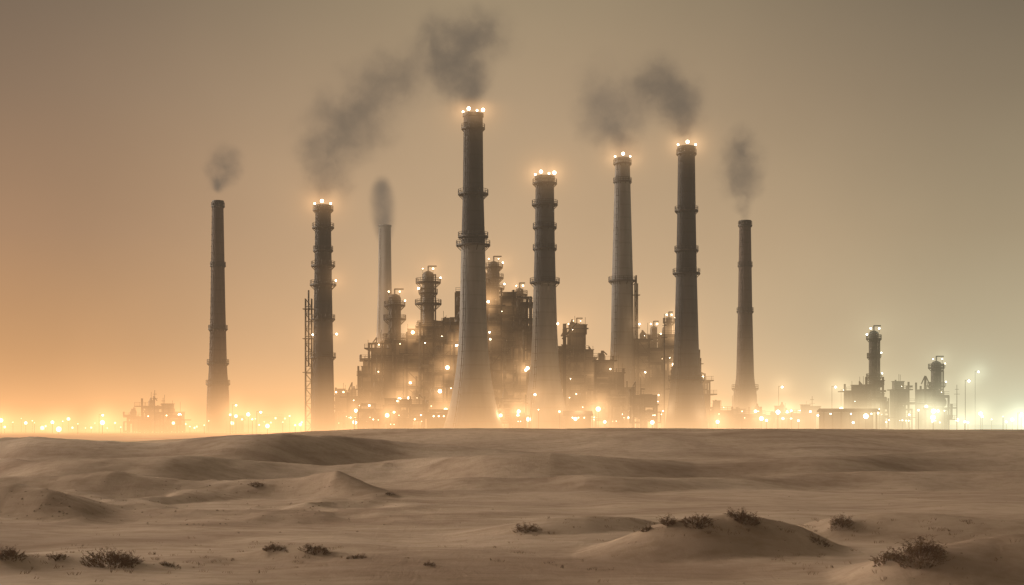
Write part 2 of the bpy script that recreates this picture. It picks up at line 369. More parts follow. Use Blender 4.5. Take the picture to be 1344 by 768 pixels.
# ---------------------------------------------------------------- process units
def unit(label, Y, segs, seed, depth=14, dens=1.0, lamps=14, name='process_unit', masts=3, cat='process unit', clad=.45):
    rnd = random.Random(seed)
    px0 = min(s_[0] for s_ in segs); px1 = max(s_[1] for s_ in segs)
    base = W((px0+px1)/2,551,Y+depth/2); base.z = -.2
    t = thing(name, label, cat, base)
    spots = []; npipe = 0
    for (a, b_, top) in segs:
        x0, x1, zt = W(a,551,Y).x, W(b_,551,Y).x, W(a,top,Y).z
        y0, y1 = Y+rnd.uniform(-1,1.5), Y+depth+rnd.uniform(-2,2)
        nb = max(1, round((x1-x0)/3.4)); nd = max(1, round((y1-y0)/5)); nl = max(1, round(zt/4.4))
        xs = np.linspace(x0,x1,nb+1); ys = np.linspace(y0,y1,nd+1); zs = [zt*k/nl*(1+rnd.uniform(-.04,.04) if k<nl else 1) for k in range(1,nl+1)]
        fm = MB(); c = .26
        for x in xs:
            for y in ys:
                ztop = zt+rnd.choice([0,0,0,1.4,2.6]); fm.box(x-c,x+c,y-c,y+c,-.3,ztop)
        for z in zs:
            for y in ys: fm.box(x0,x1,y-.12,y+.12,z-.6,z-.02)
            for x in xs: fm.box(x-.12,x+.12,y0,y1,z-.58,z-.03)
        pz = 0
        for z in zs:
            for i in range(nb):
                if rnd.random() < .25:
                    if rnd.random() < .5: fm.tube((xs[i],y0,pz),(xs[i+1],y0,z-.2),.12,n=4)
                    else: fm.tube((xs[i+1],y0,pz),(xs[i],y0,z-.2),.12,n=4)
            pz = z
        fm.build('steel_frame','steel',t)
        pz = 0
        for li, z in enumerate(zs):
            ex0 = rnd.choice([0,.6,1.2,2.2]); ex1 = rnd.choice([0,.6,1.2,2.2])
            dk = MB().box(x0-ex0,x1+ex1,y0-.9,y1,z,z+.35).build('deck','steel',t)
            rl = MB()
            for x in np.arange(x0-ex0+.1,x1+ex1,1.6): rl.tube((x,y0-.85,z+.25),(x,y0-.85,z+1.4),.05,n=4)
            for hz in (.85,1.38): rl.tube((x0-ex0,y0-.85,z+hz),(x1+ex1,y0-.85,z+hz),.05,n=4)
            rl.build('railing','steel_mid',dk)
            hgt = z-pz
            for i in range(nb):
                cx = (xs[i]+xs[i+1])/2; cw = xs[i+1]-xs[i]; q = rnd.random(); yy = rnd.uniform(y0+1.6,y0+4.5)
                if rnd.random() < clad*1.6: MB().box(xs[i]+.25,xs[i+1]-.25,y1-.3,y1-.1,pz+.35,z-.5).build('back_cladding','panel',t)
                if rnd.random() < clad*1.1: MB().box(xs[i]+.25,xs[i+1]-.25,y0+5,y0+5.2,pz+.35,z-hgt*rnd.choice([.15,.4])).build('inner_wall','panel',t)
                if q > .88*dens+.1: continue
                if q < .28: 
                    r = min(.36*hgt, 1.35); MB().vessel_h((cx,yy,pz+r+.6),r,cw*.75).box(cx-cw*.25,cx-cw*.2,yy-.5,yy+.5,pz+.2,pz+.9).box(cx+cw*.2,cx+cw*.25,yy-.5,yy+.5,pz+.2,pz+.9).build('drum','vessel',t,True)
                elif q < .54:
                    r = rnd.uniform(.8,1.4); h2 = hgt*rnd.uniform(.7,.95)
                    MB().lathe(cx,yy,[(r*.7,pz+.2),(r,pz+.6),(r,pz+h2-.6),(r*.6,pz+h2-.1),(.02,pz+h2)],16).build('vertical_vessel','vessel',t,True)
                elif q < .74:
                    MB().box(cx-cw*.42,cx+cw*.42,y0+.3,y0+.5,pz+.35,z-.6).build('wall_panel','panel',t)
                elif q < .88:
                    mb = MB().box(cx-cw*.3,cx+cw*.3,yy-1,yy+1,pz+.15,pz+hgt*.55)
                    mb.box(cx-cw*.2,cx+cw*.2,yy-.7,yy+.7,pz+hgt*.55,pz+hgt*.7); mb.tube((cx,yy,pz+hgt*.7),(cx,yy,pz+hgt*.9),.3)
                    mb.build('pump_housing','steel_mid',t)
            pz = z
        for k in range(int(4*dens*nb/2)+2):
            if npipe > 70: break
            npipe += 1
            r = rnd.choice([.16,.22,.3,.4,.5]); y = y0-rnd.uniform(.2,1.3)
            p = [Vector((rnd.uniform(x0,x1),y,rnd.uniform(.3,zt*.6)))]
            for j in range(rnd.randint(2,5)):
                l = p[-1].copy()
                if j%2 == 0: l.z = min(zt+1.5, max(.4, l.z+rnd.choice([-1,1,1])*rnd.uniform(2,max(3,zt*.5))))
                else: l.x = min(x1+1,max(x0-1, l.x+rnd.uniform(-8,8)))
                p.append(l)
            MB().poly([tuple(v) for v in p], r, 7).build('pipe','pipe',t,True)
        for k in range(max(2,int(nb*1.3))):
            x = rnd.uniform(x0+.5,x1-.5); y = rnd.uniform(y0+1,y1-1); q = rnd.random()
            if q < .25:
                hh = rnd.uniform(1.5,3.5); MB().lathe(x,y,[(.85,zt),(.85,zt+hh),(.3,zt+hh+.7),(.28,zt+hh+1.2)],12).build('vent_vessel','vessel',t,True)
            elif q < .5: MB().poly([(x,y,zt),(x,y,zt+rnd.uniform(2,4.5)),(x+rnd.choice([-1,1])*1.1,y,zt+2)],.2,6).build('vent_pipe','pipe',t,True)
            else:
                wq, hq = rnd.uniform(1.0,2.0), rnd.uniform(1.4,3.2)
                mb = MB().box(x-wq,x+wq,y-1,y+1,zt+.1,zt+hq); mb.box(x-wq-.2,x+wq+.2,y-1.2,y+1.2,zt+hq,zt+hq+.2); mb.build('roof_box','panel',t)
        for k in range(30):
            li = min(len(zs)-1, int(rnd.random()**2.4*len(zs)))
            spots.append((rnd.uniform(x0,x1), y0-rnd.uniform(.4,1.4), zs[li]-rnd.choice([.8,-1.2])))
        spots.append((x0+.2,y0-.9,zt+1.2))
    for k in range(masts):
        x = rnd.uniform(W(px0,551,Y).x, W(px1,551,Y).x); y = Y+rnd.uniform(0,depth)
        sg = [s_ for s_ in segs if W(s_[0],551,Y).x <= x+.5 and W(s_[1],551,Y).x >= x-.5]
        zt = W(0,sg[0][2],Y).z if sg else 8
        MB().tube((x,y,-.2),(x,y,zt+rnd.uniform(3,6)),.14,.06,6).build('mast','steel',t)
    rnd.shuffle(spots)
    for p in spots[:int(lamps*1.35)]:
        if p[2] < 1: p = (p[0],p[1],1.6)
        MB().tube((p[0],p[1]+.6,p[2]+.1),(p[0],p[1],p[2]),.05,n=4).build('lamp_bracket','steel',t)
        q = rnd.random()
        bulb(t, p, rnd.uniform(.08,.14) if q < .5 else (rnd.uniform(.16,.28) if q < .78 else rnd.uniform(.36,.55)), kind_at(672+p[0]*K/p[1]), .2 if q < .5 else (.7 if q < .78 else 2.4))
    return t
unit('stepped steel process frame rising to the right at the left edge of the main plant', 418,
     [(456,470,522),(470,488,492),(488,505,458),(505,532,448)], 11, 14, 1.1, 14, clad=.75)
unit('dense steel process frame between the domed column and the tallest chimney', 416,
     [(534,556,442),(556,582,430),(582,603,424)], 12, 16, 1.25, 15, clad=.9)
unit('narrow boxy structure rising behind the left side of the tallest chimney', 430,
     [(598,622,384),(622,642,372)], 13, 14, 1.2, 5, masts=1, clad=.95)
unit('highest dark mass of platforms and vessels just right of the tallest chimney', 415,
     [(640,658,402),(658,674,390),(674,692,398),(692,702,440)], 14, 20, 1.3, 14, clad=.95)
unit('steel process frame with a pointed top between the ringed chimney and the pale chimney', 420,
     [(733,748,462),(748,768,438),(768,782,470)], 15, 16, 1.2, 13, clad=.9)
unit('low stepped frame in front of the pale chimney', 412,
     [(782,800,474),(800,818,490),(818,832,520)], 16, 12, 1.2, 9, clad=.8)
unit('tall pipe-laden frame between the pale chimney and the skirted chimney', 436,
     [(838,852,446),(852,872,458),(872,890,440)], 17, 16, 1.1, 14, clad=.85)
unit('low frame at the right foot of the skirted chimney', 425,
     [(886,904,492),(904,918,512),(918,932,500)], 18, 12, 1.0, 8, masts=2, clad=.7)
unit('wide dark back row of plant behind the stepped frame', 446,
     [(478,510,472),(510,540,456),(540,566,462),(566,606,446)], 31, 10, 1.3, 6, masts=5, clad=1)
unit('dark back row of plant behind the ringed chimney', 446,
     [(676,700,456),(700,726,466),(726,744,480)], 32, 10, 1.3, 4, masts=4, clad=1)
unit('dark back row of plant behind the pale chimney', 452,
     [(772,800,488),(800,826,480),(826,846,470),(886,916,470)], 33, 10, 1.3, 5, masts=5, clad=1)
unit('small steel unit around the tall column on the right side', 436,
     [(1120,1136,514),(1136,1158,506),(1158,1162,530)], 19, 10, 1.0, 6, masts=4, clad=.8)
unit('small squat steel unit between the two right hand columns', 446,
     [(1180,1194,512)], 20, 9, 1.0, 4, masts=2, clad=.6)
unit('small steel unit wrapped round the furthest right column', 446,
     [(1214,1226,512),(1226,1244,520)], 21, 9, 1.0, 5, masts=2, clad=.8)
unit('small lone steel unit with thin masts at the far left', 440,
     [(166,186,548),(186,196,534),(196,222,542),(222,232,552)], 22, 9, 1.0, 4, masts=6, clad=.6)
unit('low pipe frame beside the brown platformed chimney', 425,
     [(440,456,520)], 23, 8, .9, 4, masts=2)
unit('long low pipe rack between the skirted chimney and the reddish chimney', 432,
     [(934,962,540),(962,1000,545)], 24, 8, .9, 6, masts=2, name='pipe_rack', cat='pipe rack')
unit('long low pipe rack running right from the reddish chimney', 440,
     [(1000,1040,546),(1040,1076,544)], 25, 8, .8, 5, masts=3, name='pipe_rack', cat='pipe rack')
unit('open dark frame standing forward, right of the pale chimney foot', 398,
     [(832,846,520),(846,862,532)], 26, 6, .6, 3, masts=1, clad=.1)
unit('low frame filling the gap under the ringed chimney', 424,
     [(700,716,500),(716,734,512)], 27, 10, 1.1, 5, masts=1, clad=.8)
unit('long low pipe rack across the front left of the main plant', 402,
     [(470,520,538),(520,556,532)], 34, 6, 1.1, 6, masts=1, name='pipe_rack', cat='pipe rack', clad=.5)
unit('low front pipe rack between the tallest and ringed chimneys', 402,
     [(656,690,530)], 35, 6, 1.1, 5, masts=1, name='pipe_rack', cat='pipe rack', clad=.5)

def lattice(label, px, Y, topy, w, name='lattice_mast'):
    b = W(px,551,Y); b.z = -.3; t = thing(name, label, 'mast', b); zt = W(px,topy,Y).z; h = w/2
    for sx in (-h,h):
        for sy in (-h,h): MB().tube((b.x+sx,Y+sy,-.3),(b.x+sx,Y+sy,zt),.13,n=5).build('leg','steel',t)
    br = MB(); z = 0; f = 1
    while z < zt-2:
        for sy in (-h,h):
            br.tube((b.x-h*f,Y+sy,z),(b.x+h*f,Y+sy,z+2.2),.06,n=4); br.tube((b.x-h,Y+sy,z),(b.x+h,Y+sy,z),.06,n=4)
        for sx in (-h,h): br.tube((b.x+sx,Y-h*f,z),(b.x+sx,Y+h*f,z+2.2),.06,n=4)
        z += 2.2; f = -f
    br.build('bracing','steel',t)
    for k in (.45,.7,.92):
        MB().box(b.x-h-.7,b.x+h+.7,Y-h-.7,Y+h+.7,zt*k,zt*k+.15).build('platform','steel',t)
    MB().tube((b.x,Y,zt*.5),(b.x,Y,zt+2.5),.25,n=8).build('riser_pipe','pipe',t)
    bulb(t,(b.x+h+.5,Y-h-.4,zt*.7+1.2),.25,'lamp_warm',.5)
    return t
lattice('thin lattice mast hugging the left side of the brown platformed chimney', 405, 420, 392, 1.8)
lattice('thin dark mast standing right against the pale chimney', 835, 438, 372, .9)
lattice('thin mast at the right shoulder of the skirted chimney', 918, 418, 470, .8)
t = thing('tower_crane', 'small derrick crane with slanted boom above the frame right of the ringed chimney', 'crane', (W(741,551,417).x,417,-.2))
a0 = W(741,500,417); MB().box(a0.x-.5,a0.x+.5,416.5,417.5,-.2,W(0,425,417).z).build('mast','steel',t)
b0 = W(738,445,417); b1 = W(757,424,417); MB().tube(b0,b1,.25,.12,5).build('boom','steel',t)
MB().tube(W(741,425,417),b1,.05,n=4).tube(b1,b1-Vector((0,0,7)),.04,n=4).build('hoist_cable','steel',t)
bulb(t,W(732,425,416),.3,'lamp_warm',.6)

def shed(label, px0, px1, Y, eave, ridge, depth=12, openfront=False):
    x0, x1 = W(px0,551,Y).x, W(px1,551,Y).x; ze, zr = W(0,eave,Y).z, W(0,ridge,Y).z
    t = thing('shed', label, 'shed', ((x0+x1)/2,Y+depth/2,-.2)); ym = Y+depth/2
    mb = MB()
    if openfront:
        for x in np.linspace(x0+.3,x1-.3,7): MB().box(x-.2,x+.2,Y,Y+.4,-.2,ze-.02).build('post','steel',t)
        mb.box(x0,x1,Y+depth-.2,Y+depth,-.2,ze-.02).build('back_wall','steel',t)
    else:
        mb.box(x0,x1,Y,Y+depth,-.2,ze-.02).build('walls','panel',t)
        MB().box(x0+1,x0+3,Y-.05,Y-.003,-.2,2.6).build('door','steel',t)
        for x in np.arange(x0+4,x1-1.5,3): MB().box(x,x+1.2,Y-.05,Y-.003,ze*.5,ze*.5+1).build('window','steel_mid',t)
    r = MB()
    r.v = [(x0-.5,Y-.6,ze),(x1+.5,Y-.6,ze),(x1+.5,ym,zr),(x0-.5,ym,zr),(x1+.5,Y+depth+.6,ze),(x0-.5,Y+depth+.6,ze),
           (x0-.5,Y-.6,ze+.4),(x1+.5,Y-.6,ze+.4),(x1+.5,ym,zr+.4),(x0-.5,ym,zr+.4),(x1+.5,Y+depth+.6,ze+.4),(x0-.5,Y+depth+.6,ze+.4)]
    r.f = [(0,1,2,3),(3,2,4,5),(6,9,8,7),(9,11,10,8),(0,6,7,1),(5,4,10,11),(0,3,9,6),(3,5,11,9),(1,7,8,2),(2,8,10,4)]
    r.build('roof','steel',t)
    for x in (x0+2,(x0+x1)/2,x1-2): bulb(t,(x,Y-.9,ze-.5),.2,kind_at(px0),.5)
    return t
shed('long low open-fronted shed left of the tall right hand column', 1080, 1152, 404, 541, 538, 5, True)
shed('small low shed at the foot of the lone left chimney', 296, 314, 455, 552, 547, 8)
shed('low dark shed left of the tallest chimney foot', 560, 592, 400, 544, 539, 8)
shed('low shed between the ringed chimney and the pale chimney', 742, 776, 400, 546, 541, 7)

def tank(label, px, Y, topy, hw):
    b = W(px,551,Y); r = hw*Y/K; zt = W(0,topy,Y).z
    t = thing('storage_tank', label, 'tank', (b.x,Y,-.2))
    MB().lathe(b.x,Y,[(r,-.2),(r,zt),(r*1.02,zt),(r*1.02,zt+.15)],36).build('shell','vessel',t,True)
    MB().lathe(b.x,Y,[(r*1.02,zt+.15),(r*.6,zt+r*.12),(.02,zt+r*.18)],36).build('roof','steel_mid',t,True)
    mr = MB()
    for i in range(24):
        a, a2 = 2*math.pi*i/24, 2*math.pi*(i+1)/24; q = lambda a,z: (b.x+math.cos(a)*r,Y+math.sin(a)*r,z)
        mr.tube(q(a,zt),q(a,zt+1.2),.05,n=4); mr.tube(q(a,zt+1.15),q(a2,zt+1.15),.05,n=4)
    mr.build('railing','steel',t)
tank('round storage tank hazy between the lone left chimney and the brown chimney', 356, 500, 548, 16)
tank('round storage tank hazy left of the reddish chimney', 946, 505, 538, 14)
tank('round storage tank hazy right of the reddish chimney', 1026, 510, 545, 13)

# ---------------------------------------------------------------- lamp posts
pm = MB().tube((0,0,0),(0,0,1),.085,.06,6); pole_me = bpy.data.meshes.new('pole'); pole_me.from_pydata(pm.v,[],pm.f); pole_me.materials.append(M['steel'])
am = MB().tube((0,0,0),(1.1,0,.15),.05,n=5).box(.7,1.5,-.16,.16,.1,.24); arm_me = bpy.data.meshes.new('arm'); arm_me.from_pydata(am.v,[],am.f); arm_me.materials.append(M['steel'])
def lamp_post(px, py, Y, r, label, group=None, arm=False, power=.8, kind=None):
    p = W(px,py,Y); p.z = max(p.z, 1.3)
    t = thing('lamp_post', label, 'lamp post', (p.x,Y,-.1), group)
    o = bpy.data.objects.new('pole', pole_me); C.objects.link(o); o.parent = t; o.scale = (1,1,p.z+.1+(.3 if arm else 0))
    q = Vector((p.x,Y,p.z))
    if arm:
        a = bpy.data.objects.new('arm', arm_me); C.objects.link(a); a.parent = t; a.location = (0,0,p.z+.25); q.x += 1.1
    bulb(t, q, r, kind or kind_at(px), power)
zones = [(-60,160,'left of the lone unit',30,(549,566)),(232,276,'beside the leftmost chimney',7,(545,563)),
 (298,400,'between the two left chimneys',18,(544,561)),(436,590,'along the left half of the plant foot',28,(538,557)),
 (650,800,'between the tallest and pale chimneys',30,(536,556)),(830,960,'around the skirted chimney foot',26,(536,556)),
 (990,1080,'between the reddish chimney and open shed',15,(538,557)),(1100,1250,'at the right hand columns',18,(536,556)),
 (1252,1400,'right of the furthest right column',16,(542,558))]
rz = random.Random(5)
for a, b_, where, n, (ya,yb) in zones:
    for i in range(n):
        px = a+(b_-a)*(i+rz.uniform(.0,1))/n; py = rz.uniform(ya,yb); Y = rz.uniform(392,480)
        q = rz.random()
        main = 420 < px < 980
        r, pw_ = (rz.uniform(.42,.68), rz.uniform(2.4,4) if main else rz.uniform(1.6,2.6)) if q < (.4 if main else .28) else ((rz.uniform(.22,.34),1.1) if q < .68 else (rz.uniform(.1,.18),.35))
        lamp_post(px, py, Y, r, 'small glowing lamp on a thin post '+where, 'lamp posts '+where, False, pw_)
for px, py, Y, lab in [(337,541,396,'tall arm lamp post left of the brown platformed chimney'),(512,541,394,'dark arm lamp post in front of the stepped frame'),
   (697,518,398,'tall bright arm lamp post right of the tallest chimney foot'),(1267,500,420,'tallest pale arm lamp post at the far right'),
   (1092,508,430,'tall pale lamp post above the open shed'),(1280,488,470,'hazy tall lamp post behind the tallest pale arm post'),
   (1022,508,445,'tall lone lamp post right of the reddish chimney'),(1336,543,420,'short arm lamp post at the right edge'),(1104,512,460,'slim hazy lamp post behind the open shed'),
   (305,532,430,'tall lamp post close right of the leftmost chimney'),(130,545,430,'tall lamp post near the lone left unit')]:
    lamp_post(px, py, Y, .32, lab, None, True, 1.0)
for px, Y, topy, lab in [(203,436,512,'tallest bare antenna mast over the lone left unit'),(214,438,522,'shorter bare antenna mast over the lone left unit'),(1066,440,520,'bare thin mast left of the open shed'),(1256,440,505,'bare thin mast right of the furthest right column'),
   (872,420,412,'thin mast left of the skirted chimney'),(483,428,446,'bare mast over the stepped frame')]:
    b = W(px,551,Y); zt = W(0,topy,Y).z; t = thing('antenna_mast', lab, 'mast', (b.x,Y,-.2))
    MB().tube((b.x,Y,-.2),(b.x,Y,zt),.2,.07,6).build('pole','steel',t)
    for f, hw in ((.8,.9),(.9,.6)): MB().box(b.x-hw,b.x+hw,Y-.05,Y+.05,zt*f,zt*f+.12).build('crossarm','steel',t)

for px, py, Y, e in [(490,535,408,1500),(575,542,400,1800),(655,545,398,2800),(700,538,400,2500),(760,535,404,1800),
     (815,545,404,2600),(870,535,412,1700),(930,545,408,2200),(424,540,405,2500),(286,550,450,2500),(1190,540,425,1500),(715,225,407,500),(621,145,395,500)]:
    ld = bpy.data.lights.new('plant_light','POINT'); ld.energy = e; ld.shadow_soft_size = 1.5; ld.color = (1,.62,.32) if px < 1000 else (.95,1,.8)
    lo = bpy.data.objects.new('plant_light', ld); C.objects.link(lo); lo.location = W(px,py,Y)

# ---------------------------------------------------------------- glowing ground haze (volume grid)
me = bpy.data.meshes.new('ground_haze'); me.from_pydata([g[:3] for g in GLOW], [], [])
at = me.attributes.new('power','FLOAT','POINT'); at.data.foreach_set('value', [g[3] for g in GLOW])
hz = bpy.data.objects.new('ground_haze', me); C.objects.link(hz); hz['kind'] = 'structure'
m, nt, out = newmat('emissive_haze'); N = nt.nodes; L = nt.links
at = N.new('ShaderNodeAttribute'); at.attribute_name = 'density'
ge = N.new('ShaderNodeNewGeometry'); sx = N.new('ShaderNodeSeparateXYZ'); L.new(ge.outputs['Position'], sx.inputs[0])
mr = N.new('ShaderNodeMapRange'); mr.inputs[1].default_value = -160; mr.inputs[2].default_value = 160; L.new(sx.outputs[0], mr.inputs[0])
cr = ramp(mr.outputs[0], [(0,(1,.49,.19)),(.45,(1,.54,.23)),(.7,(1,.59,.28)),(.85,(.8,.71,.43)),(1,(.66,.74,.55))])
em = N.new('ShaderNodeEmission'); L.new(cr.outputs[0], em.inputs[0])
mu = N.new('ShaderNodeMath'); mu.operation = 'MULTIPLY'; mu.inputs[1].default_value = .17; L.new(at.outputs['Fac'], mu.inputs[0]); L.new(mu.outputs[0], em.inputs[1])  # haze emits its own glow in place of scattered lamp light
ab = N.new('ShaderNodeVolumeAbsorption'); ab.inputs[0].default_value = (0,0,0,1)
mi = N.new('ShaderNodeMath'); mi.operation = 'MINIMUM'; mi.inputs[1].default_value = .08; L.new(at.outputs['Fac'], mi.inputs[0])
mu2 = N.new('ShaderNodeMath'); mu2.operation = 'MULTIPLY'; mu2.inputs[1].default_value = .12; L.new(mi.outputs[0], mu2.inputs[0]); L.new(mu2.outputs[0], ab.inputs[1])
ad = N.new('ShaderNodeAddShader'); L.new(em.outputs[0], ad.inputs[0]); L.new(ab.outputs[0], ad.inputs[1]); L.new(ad.outputs[0], out.inputs['Volume'])
hazemat = m
ng = bpy.data.node_groups.new('haze_grid','GeometryNodeTree')
ng.interface.new_socket('Geometry', in_out='INPUT', socket_type='NodeSocketGeometry'); ng.interface.new_socket('Geometry', in_out='OUTPUT', socket_type='NodeSocketGeometry')
N = ng.nodes; L = ng.links
gi = N.new('NodeGroupInput'); go = N.new('NodeGroupOutput')
vc = N.new('GeometryNodeVolumeCube'); sm = N.new('GeometryNodeSetMaterial'); sm.inputs['Material'].default_value = hazemat
vc.inputs['Min'].default_value = (-235,235,-3); vc.inputs['Max'].default_value = (235,525,92)
vc.inputs['Resolution X'].default_value = 260; vc.inputs['Resolution Y'].default_value = 90; vc.inputs['Resolution Z'].default_value = 53
pr = N.new('GeometryNodeProximity'); pr.target_element = 'POINTS'; L.new(gi.outputs[0], pr.inputs[0])
sn = N.new('GeometryNodeSampleNearest'); L.new(gi.outputs[0], sn.inputs['Geometry'])
si = N.new('GeometryNodeSampleIndex'); L.new(gi.outputs[0], si.inputs['Geometry']); L.new(sn.outputs[0], si.inputs['Index'])
na = N.new('GeometryNodeInputNamedAttribute'); na.data_type = 'FLOAT'; na.inputs[0].default_value = 'power'; L.new(na.outputs[0], si.inputs['Value'])
def mth(op, a, b=None, c=None):
    n = N.new('ShaderNodeMath'); n.operation = op
    for i, v in enumerate((a,b,c)):
        if v is None: continue
        if isinstance(v,(int,float)): n.inputs[i].default_value = v
        else: L.new(v, n.inputs[i])
    return n.outputs[0]
def rngn(v, a, b, c, d):
    n = N.new('ShaderNodeMapRange'); n.interpolation_type = 'SMOOTHSTEP'; L.new(v, n.inputs[0])
    for i, x in enumerate((a,b,c,d)): n.inputs[1+i].default_value = x
    return n.outputs[0]
po = N.new('GeometryNodeInputPosition'); sp = N.new('ShaderNodeSeparateXYZ'); L.new(po.outputs[0], sp.inputs[0])
dist = pr.outputs['Distance']
halo = mth('MULTIPLY', mth('EXPONENT', mth('DIVIDE', dist, -1.6)), si.outputs[0])
halo2 = mth('MULTIPLY', mth('EXPONENT', mth('DIVIDE', dist, -4.5)), .07)
z = mth('MAXIMUM', sp.outputs[2], 0)
low = mth('MULTIPLY', mth('EXPONENT', mth('DIVIDE', z, -5.5)), .21)
mid = mth('MULTIPLY', mth('EXPONENT', mth('DIVIDE', z, -22.0)), .038)
nzn = N.new('ShaderNodeTexNoise'); nzn.inputs['Scale'].default_value = .03; nzn.inputs['Detail'].default_value = 3; L.new(po.outputs[0], nzn.inputs['Vector'])
nf = rngn(nzn.outputs[0], .3, .7, .5, 1.45)
tail = rngn(sp.outputs[1], 480, 525, 1, 0)
lowf = mth('ADD', mth('MULTIPLY', rngn(sp.outputs[1], 235, 290, 0, 1), .5), mth('MULTIPLY', rngn(sp.outputs[1], 385, 430, 0, 1), .65))
low = mth('MULTIPLY', low, mth('MULTIPLY', lowf, tail))
mid = mth('MULTIPLY', mid, mth('MULTIPLY', rngn(sp.outputs[1], 405, 455, 0.03, 1), tail))
fx = mth('MULTIPLY', rngn(sp.outputs[0], -235, -190, 0, 1), rngn(sp.outputs[0], 40, 110, 1, .36))
fx = mth('MULTIPLY', fx, rngn(sp.outputs[0], -120, -30, .75, 1.1))
broad = mth('MULTIPLY', mth('MULTIPLY', mth('ADD', low, mid), nf), fx)
tot = mth('SUBTRACT', mth('ADD', mth('ADD', halo, halo2), broad), .0012)
tot = mth('MULTIPLY', tot, rngn(sp.outputs[1], 235, 250, 0, 1))
tot = mth('MAXIMUM', tot, 0)
L.new(tot, vc.inputs['Density']); L.new(vc.outputs[0], sm.inputs[0]); L.new(sm.outputs[0], go.inputs[0])
md = hz.modifiers.new('haze','NODES'); md.node_group = ng

# ---------------------------------------------------------------- smoke
def smoke(label, balls, Y, sig, grow=1.5, col=(.135,.108,.082), lo=.25, hi=1.5):
    balls2 = []
    for q0, q1 in zip(balls, balls[1:]):
        balls2 += [q0, tuple((a+b_)/2 for a, b_ in zip(q0,q1))]
    balls2.append(balls[-1])
    bw = [(W(px,py,Y), r*(grow if r > 16 else 1.25)*Y/K) for px,py,r in balls2]; rmax = max(r for c,r in bw)
    mb = MB()
    for c, r in bw: mb.ball(c, r*1.1, 20, 12)
    base = W(balls[0][0], balls[0][1], Y)
    o = mb.build('smoke_plume', M['rock'], None, origin=base)
    rm = o.modifiers.new('r','REMESH'); rm.mode = 'VOXEL'; rm.voxel_size = max(.9, min(r for c,r in bw)*.35)
    dg = bpy.context.evaluated_depsgraph_get(); me2 = bpy.data.meshes.new_from_object(o.evaluated_get(dg)); o.modifiers.clear(); o.data = me2; me2.name = 'smoke_plume'
    m, nt, out = newmat('drifting_smoke'); N = nt.nodes; L = nt.links
    ge = N.new('ShaderNodeNewGeometry'); P = ge.outputs['Position']; am_ = min(16, rmax*1.05)
    n0 = N.new('ShaderNodeTexNoise'); n0.inputs['Scale'].default_value = .12; n0.inputs['Detail'].default_value = 5; n0.inputs['Roughness'].default_value = .6; L.new(P, n0.inputs['Vector'])
    sb = N.new('ShaderNodeVectorMath'); sb.operation = 'MULTIPLY_ADD'; L.new(n0.outputs['Color'], sb.inputs[0]); sb.inputs[1].default_value = (am_,am_,am_); sb.inputs[2].default_value = (-am_/2,)*3
    wsc = N.new('ShaderNodeVectorMath'); wsc.operation = 'ADD'; L.new(P, wsc.inputs[0]); L.new(sb.outputs[0], wsc.inputs[1]); Pw = wsc.outputs[0]
    acc = None
    for c, r in bw:
        src = Pw if (r > 5 and Y < 800) else P
        d = N.new('ShaderNodeVectorMath'); d.operation = 'DISTANCE'; L.new(src, d.inputs[0]); d.inputs[1].default_value = c
        q = N.new('ShaderNodeMapRange'); q.interpolation_type = 'SMOOTHSTEP'; L.new(d.outputs['Value'], q.inputs[0])
        q.inputs[1].default_value = r; q.inputs[2].default_value = 0; q.inputs[3].default_value = 0; q.inputs[4].default_value = min(4, 8/r)
        if acc is None: acc = q.outputs[0]
        else:
            a = N.new('ShaderNodeMath'); a.operation = 'ADD'; L.new(acc, a.inputs[0]); L.new(q.outputs[0], a.inputs[1]); acc = a.outputs[0]
    n1 = N.new('ShaderNodeTexNoise'); n1.inputs['Scale'].default_value = .11; n1.inputs['Detail'].default_value = 6; n1.inputs['Roughness'].default_value = .62; L.new(Pw, n1.inputs['Vector'])
    f = N.new('ShaderNodeMapRange'); L.new(n1.outputs[0], f.inputs[0]); f.inputs[1].default_value = .40; f.inputs[2].default_value = .62; f.inputs[3].default_value = lo; f.inputs[4].default_value = hi
    mu = N.new('ShaderNodeMath'); mu.operation = 'MULTIPLY'; L.new(acc, mu.inputs[0]); L.new(f.outputs[0], mu.inputs[1])
    mu2 = N.new('ShaderNodeMath'); mu2.operation = 'MULTIPLY'; L.new(mu.outputs[0], mu2.inputs[0]); mu2.inputs[1].default_value = sig
    ab = N.new('ShaderNodeVolumeAbsorption'); ab.inputs[0].default_value = (0,0,0,1); L.new(mu2.outputs[0], ab.inputs[1])
    em = N.new('ShaderNodeEmission'); em.inputs[0].default_value = (*col,1); L.new(mu2.outputs[0], em.inputs[1])
    ad = N.new('ShaderNodeAddShader'); L.new(ab.outputs[0], ad.inputs[0]); L.new(em.outputs[0], ad.inputs[1]); L.new(ad.outputs[0], out.inputs['Volume'])
    o.data.materials.clear(); o.data.materials.append(m)
    tag(o, label, 'smoke', None)
smoke('small round dark puff of smoke above the lone left chimney', [(287,246,8),(290,230,19),(292,213,22)], 470, .095)
smoke('long dark smoke plume drifting up right from the brown platformed chimney', [(424,264,9),(425,250,16),(427,228,32),(430,200,42),(446,170,47),(472,144,50),(502,116,46),(532,96,36)], 420, .042)
smoke('thick dark smoke standing over the faint far chimney', [(505,318,9),(504,302,14),(503,288,17),(502,270,18),(501,254,17),(501,242,13)], 860, .09, grow=1.3, lo=.7, hi=1.25, col=(.165,.13,.098))
smoke('largest dark smoke cloud billowing above the tallest chimney', [(621,146,8),(620,134,16),(615,112,28),(600,88,42),(576,64,44),(608,62,46),(642,42,36)], 400, .058)
smoke('smoke plume fanning up from the pale chimney', [(817,204,9),(814,192,18),(810,174,30),(804,150,40),(800,122,46)], 440, .046, col=(.155,.125,.096))
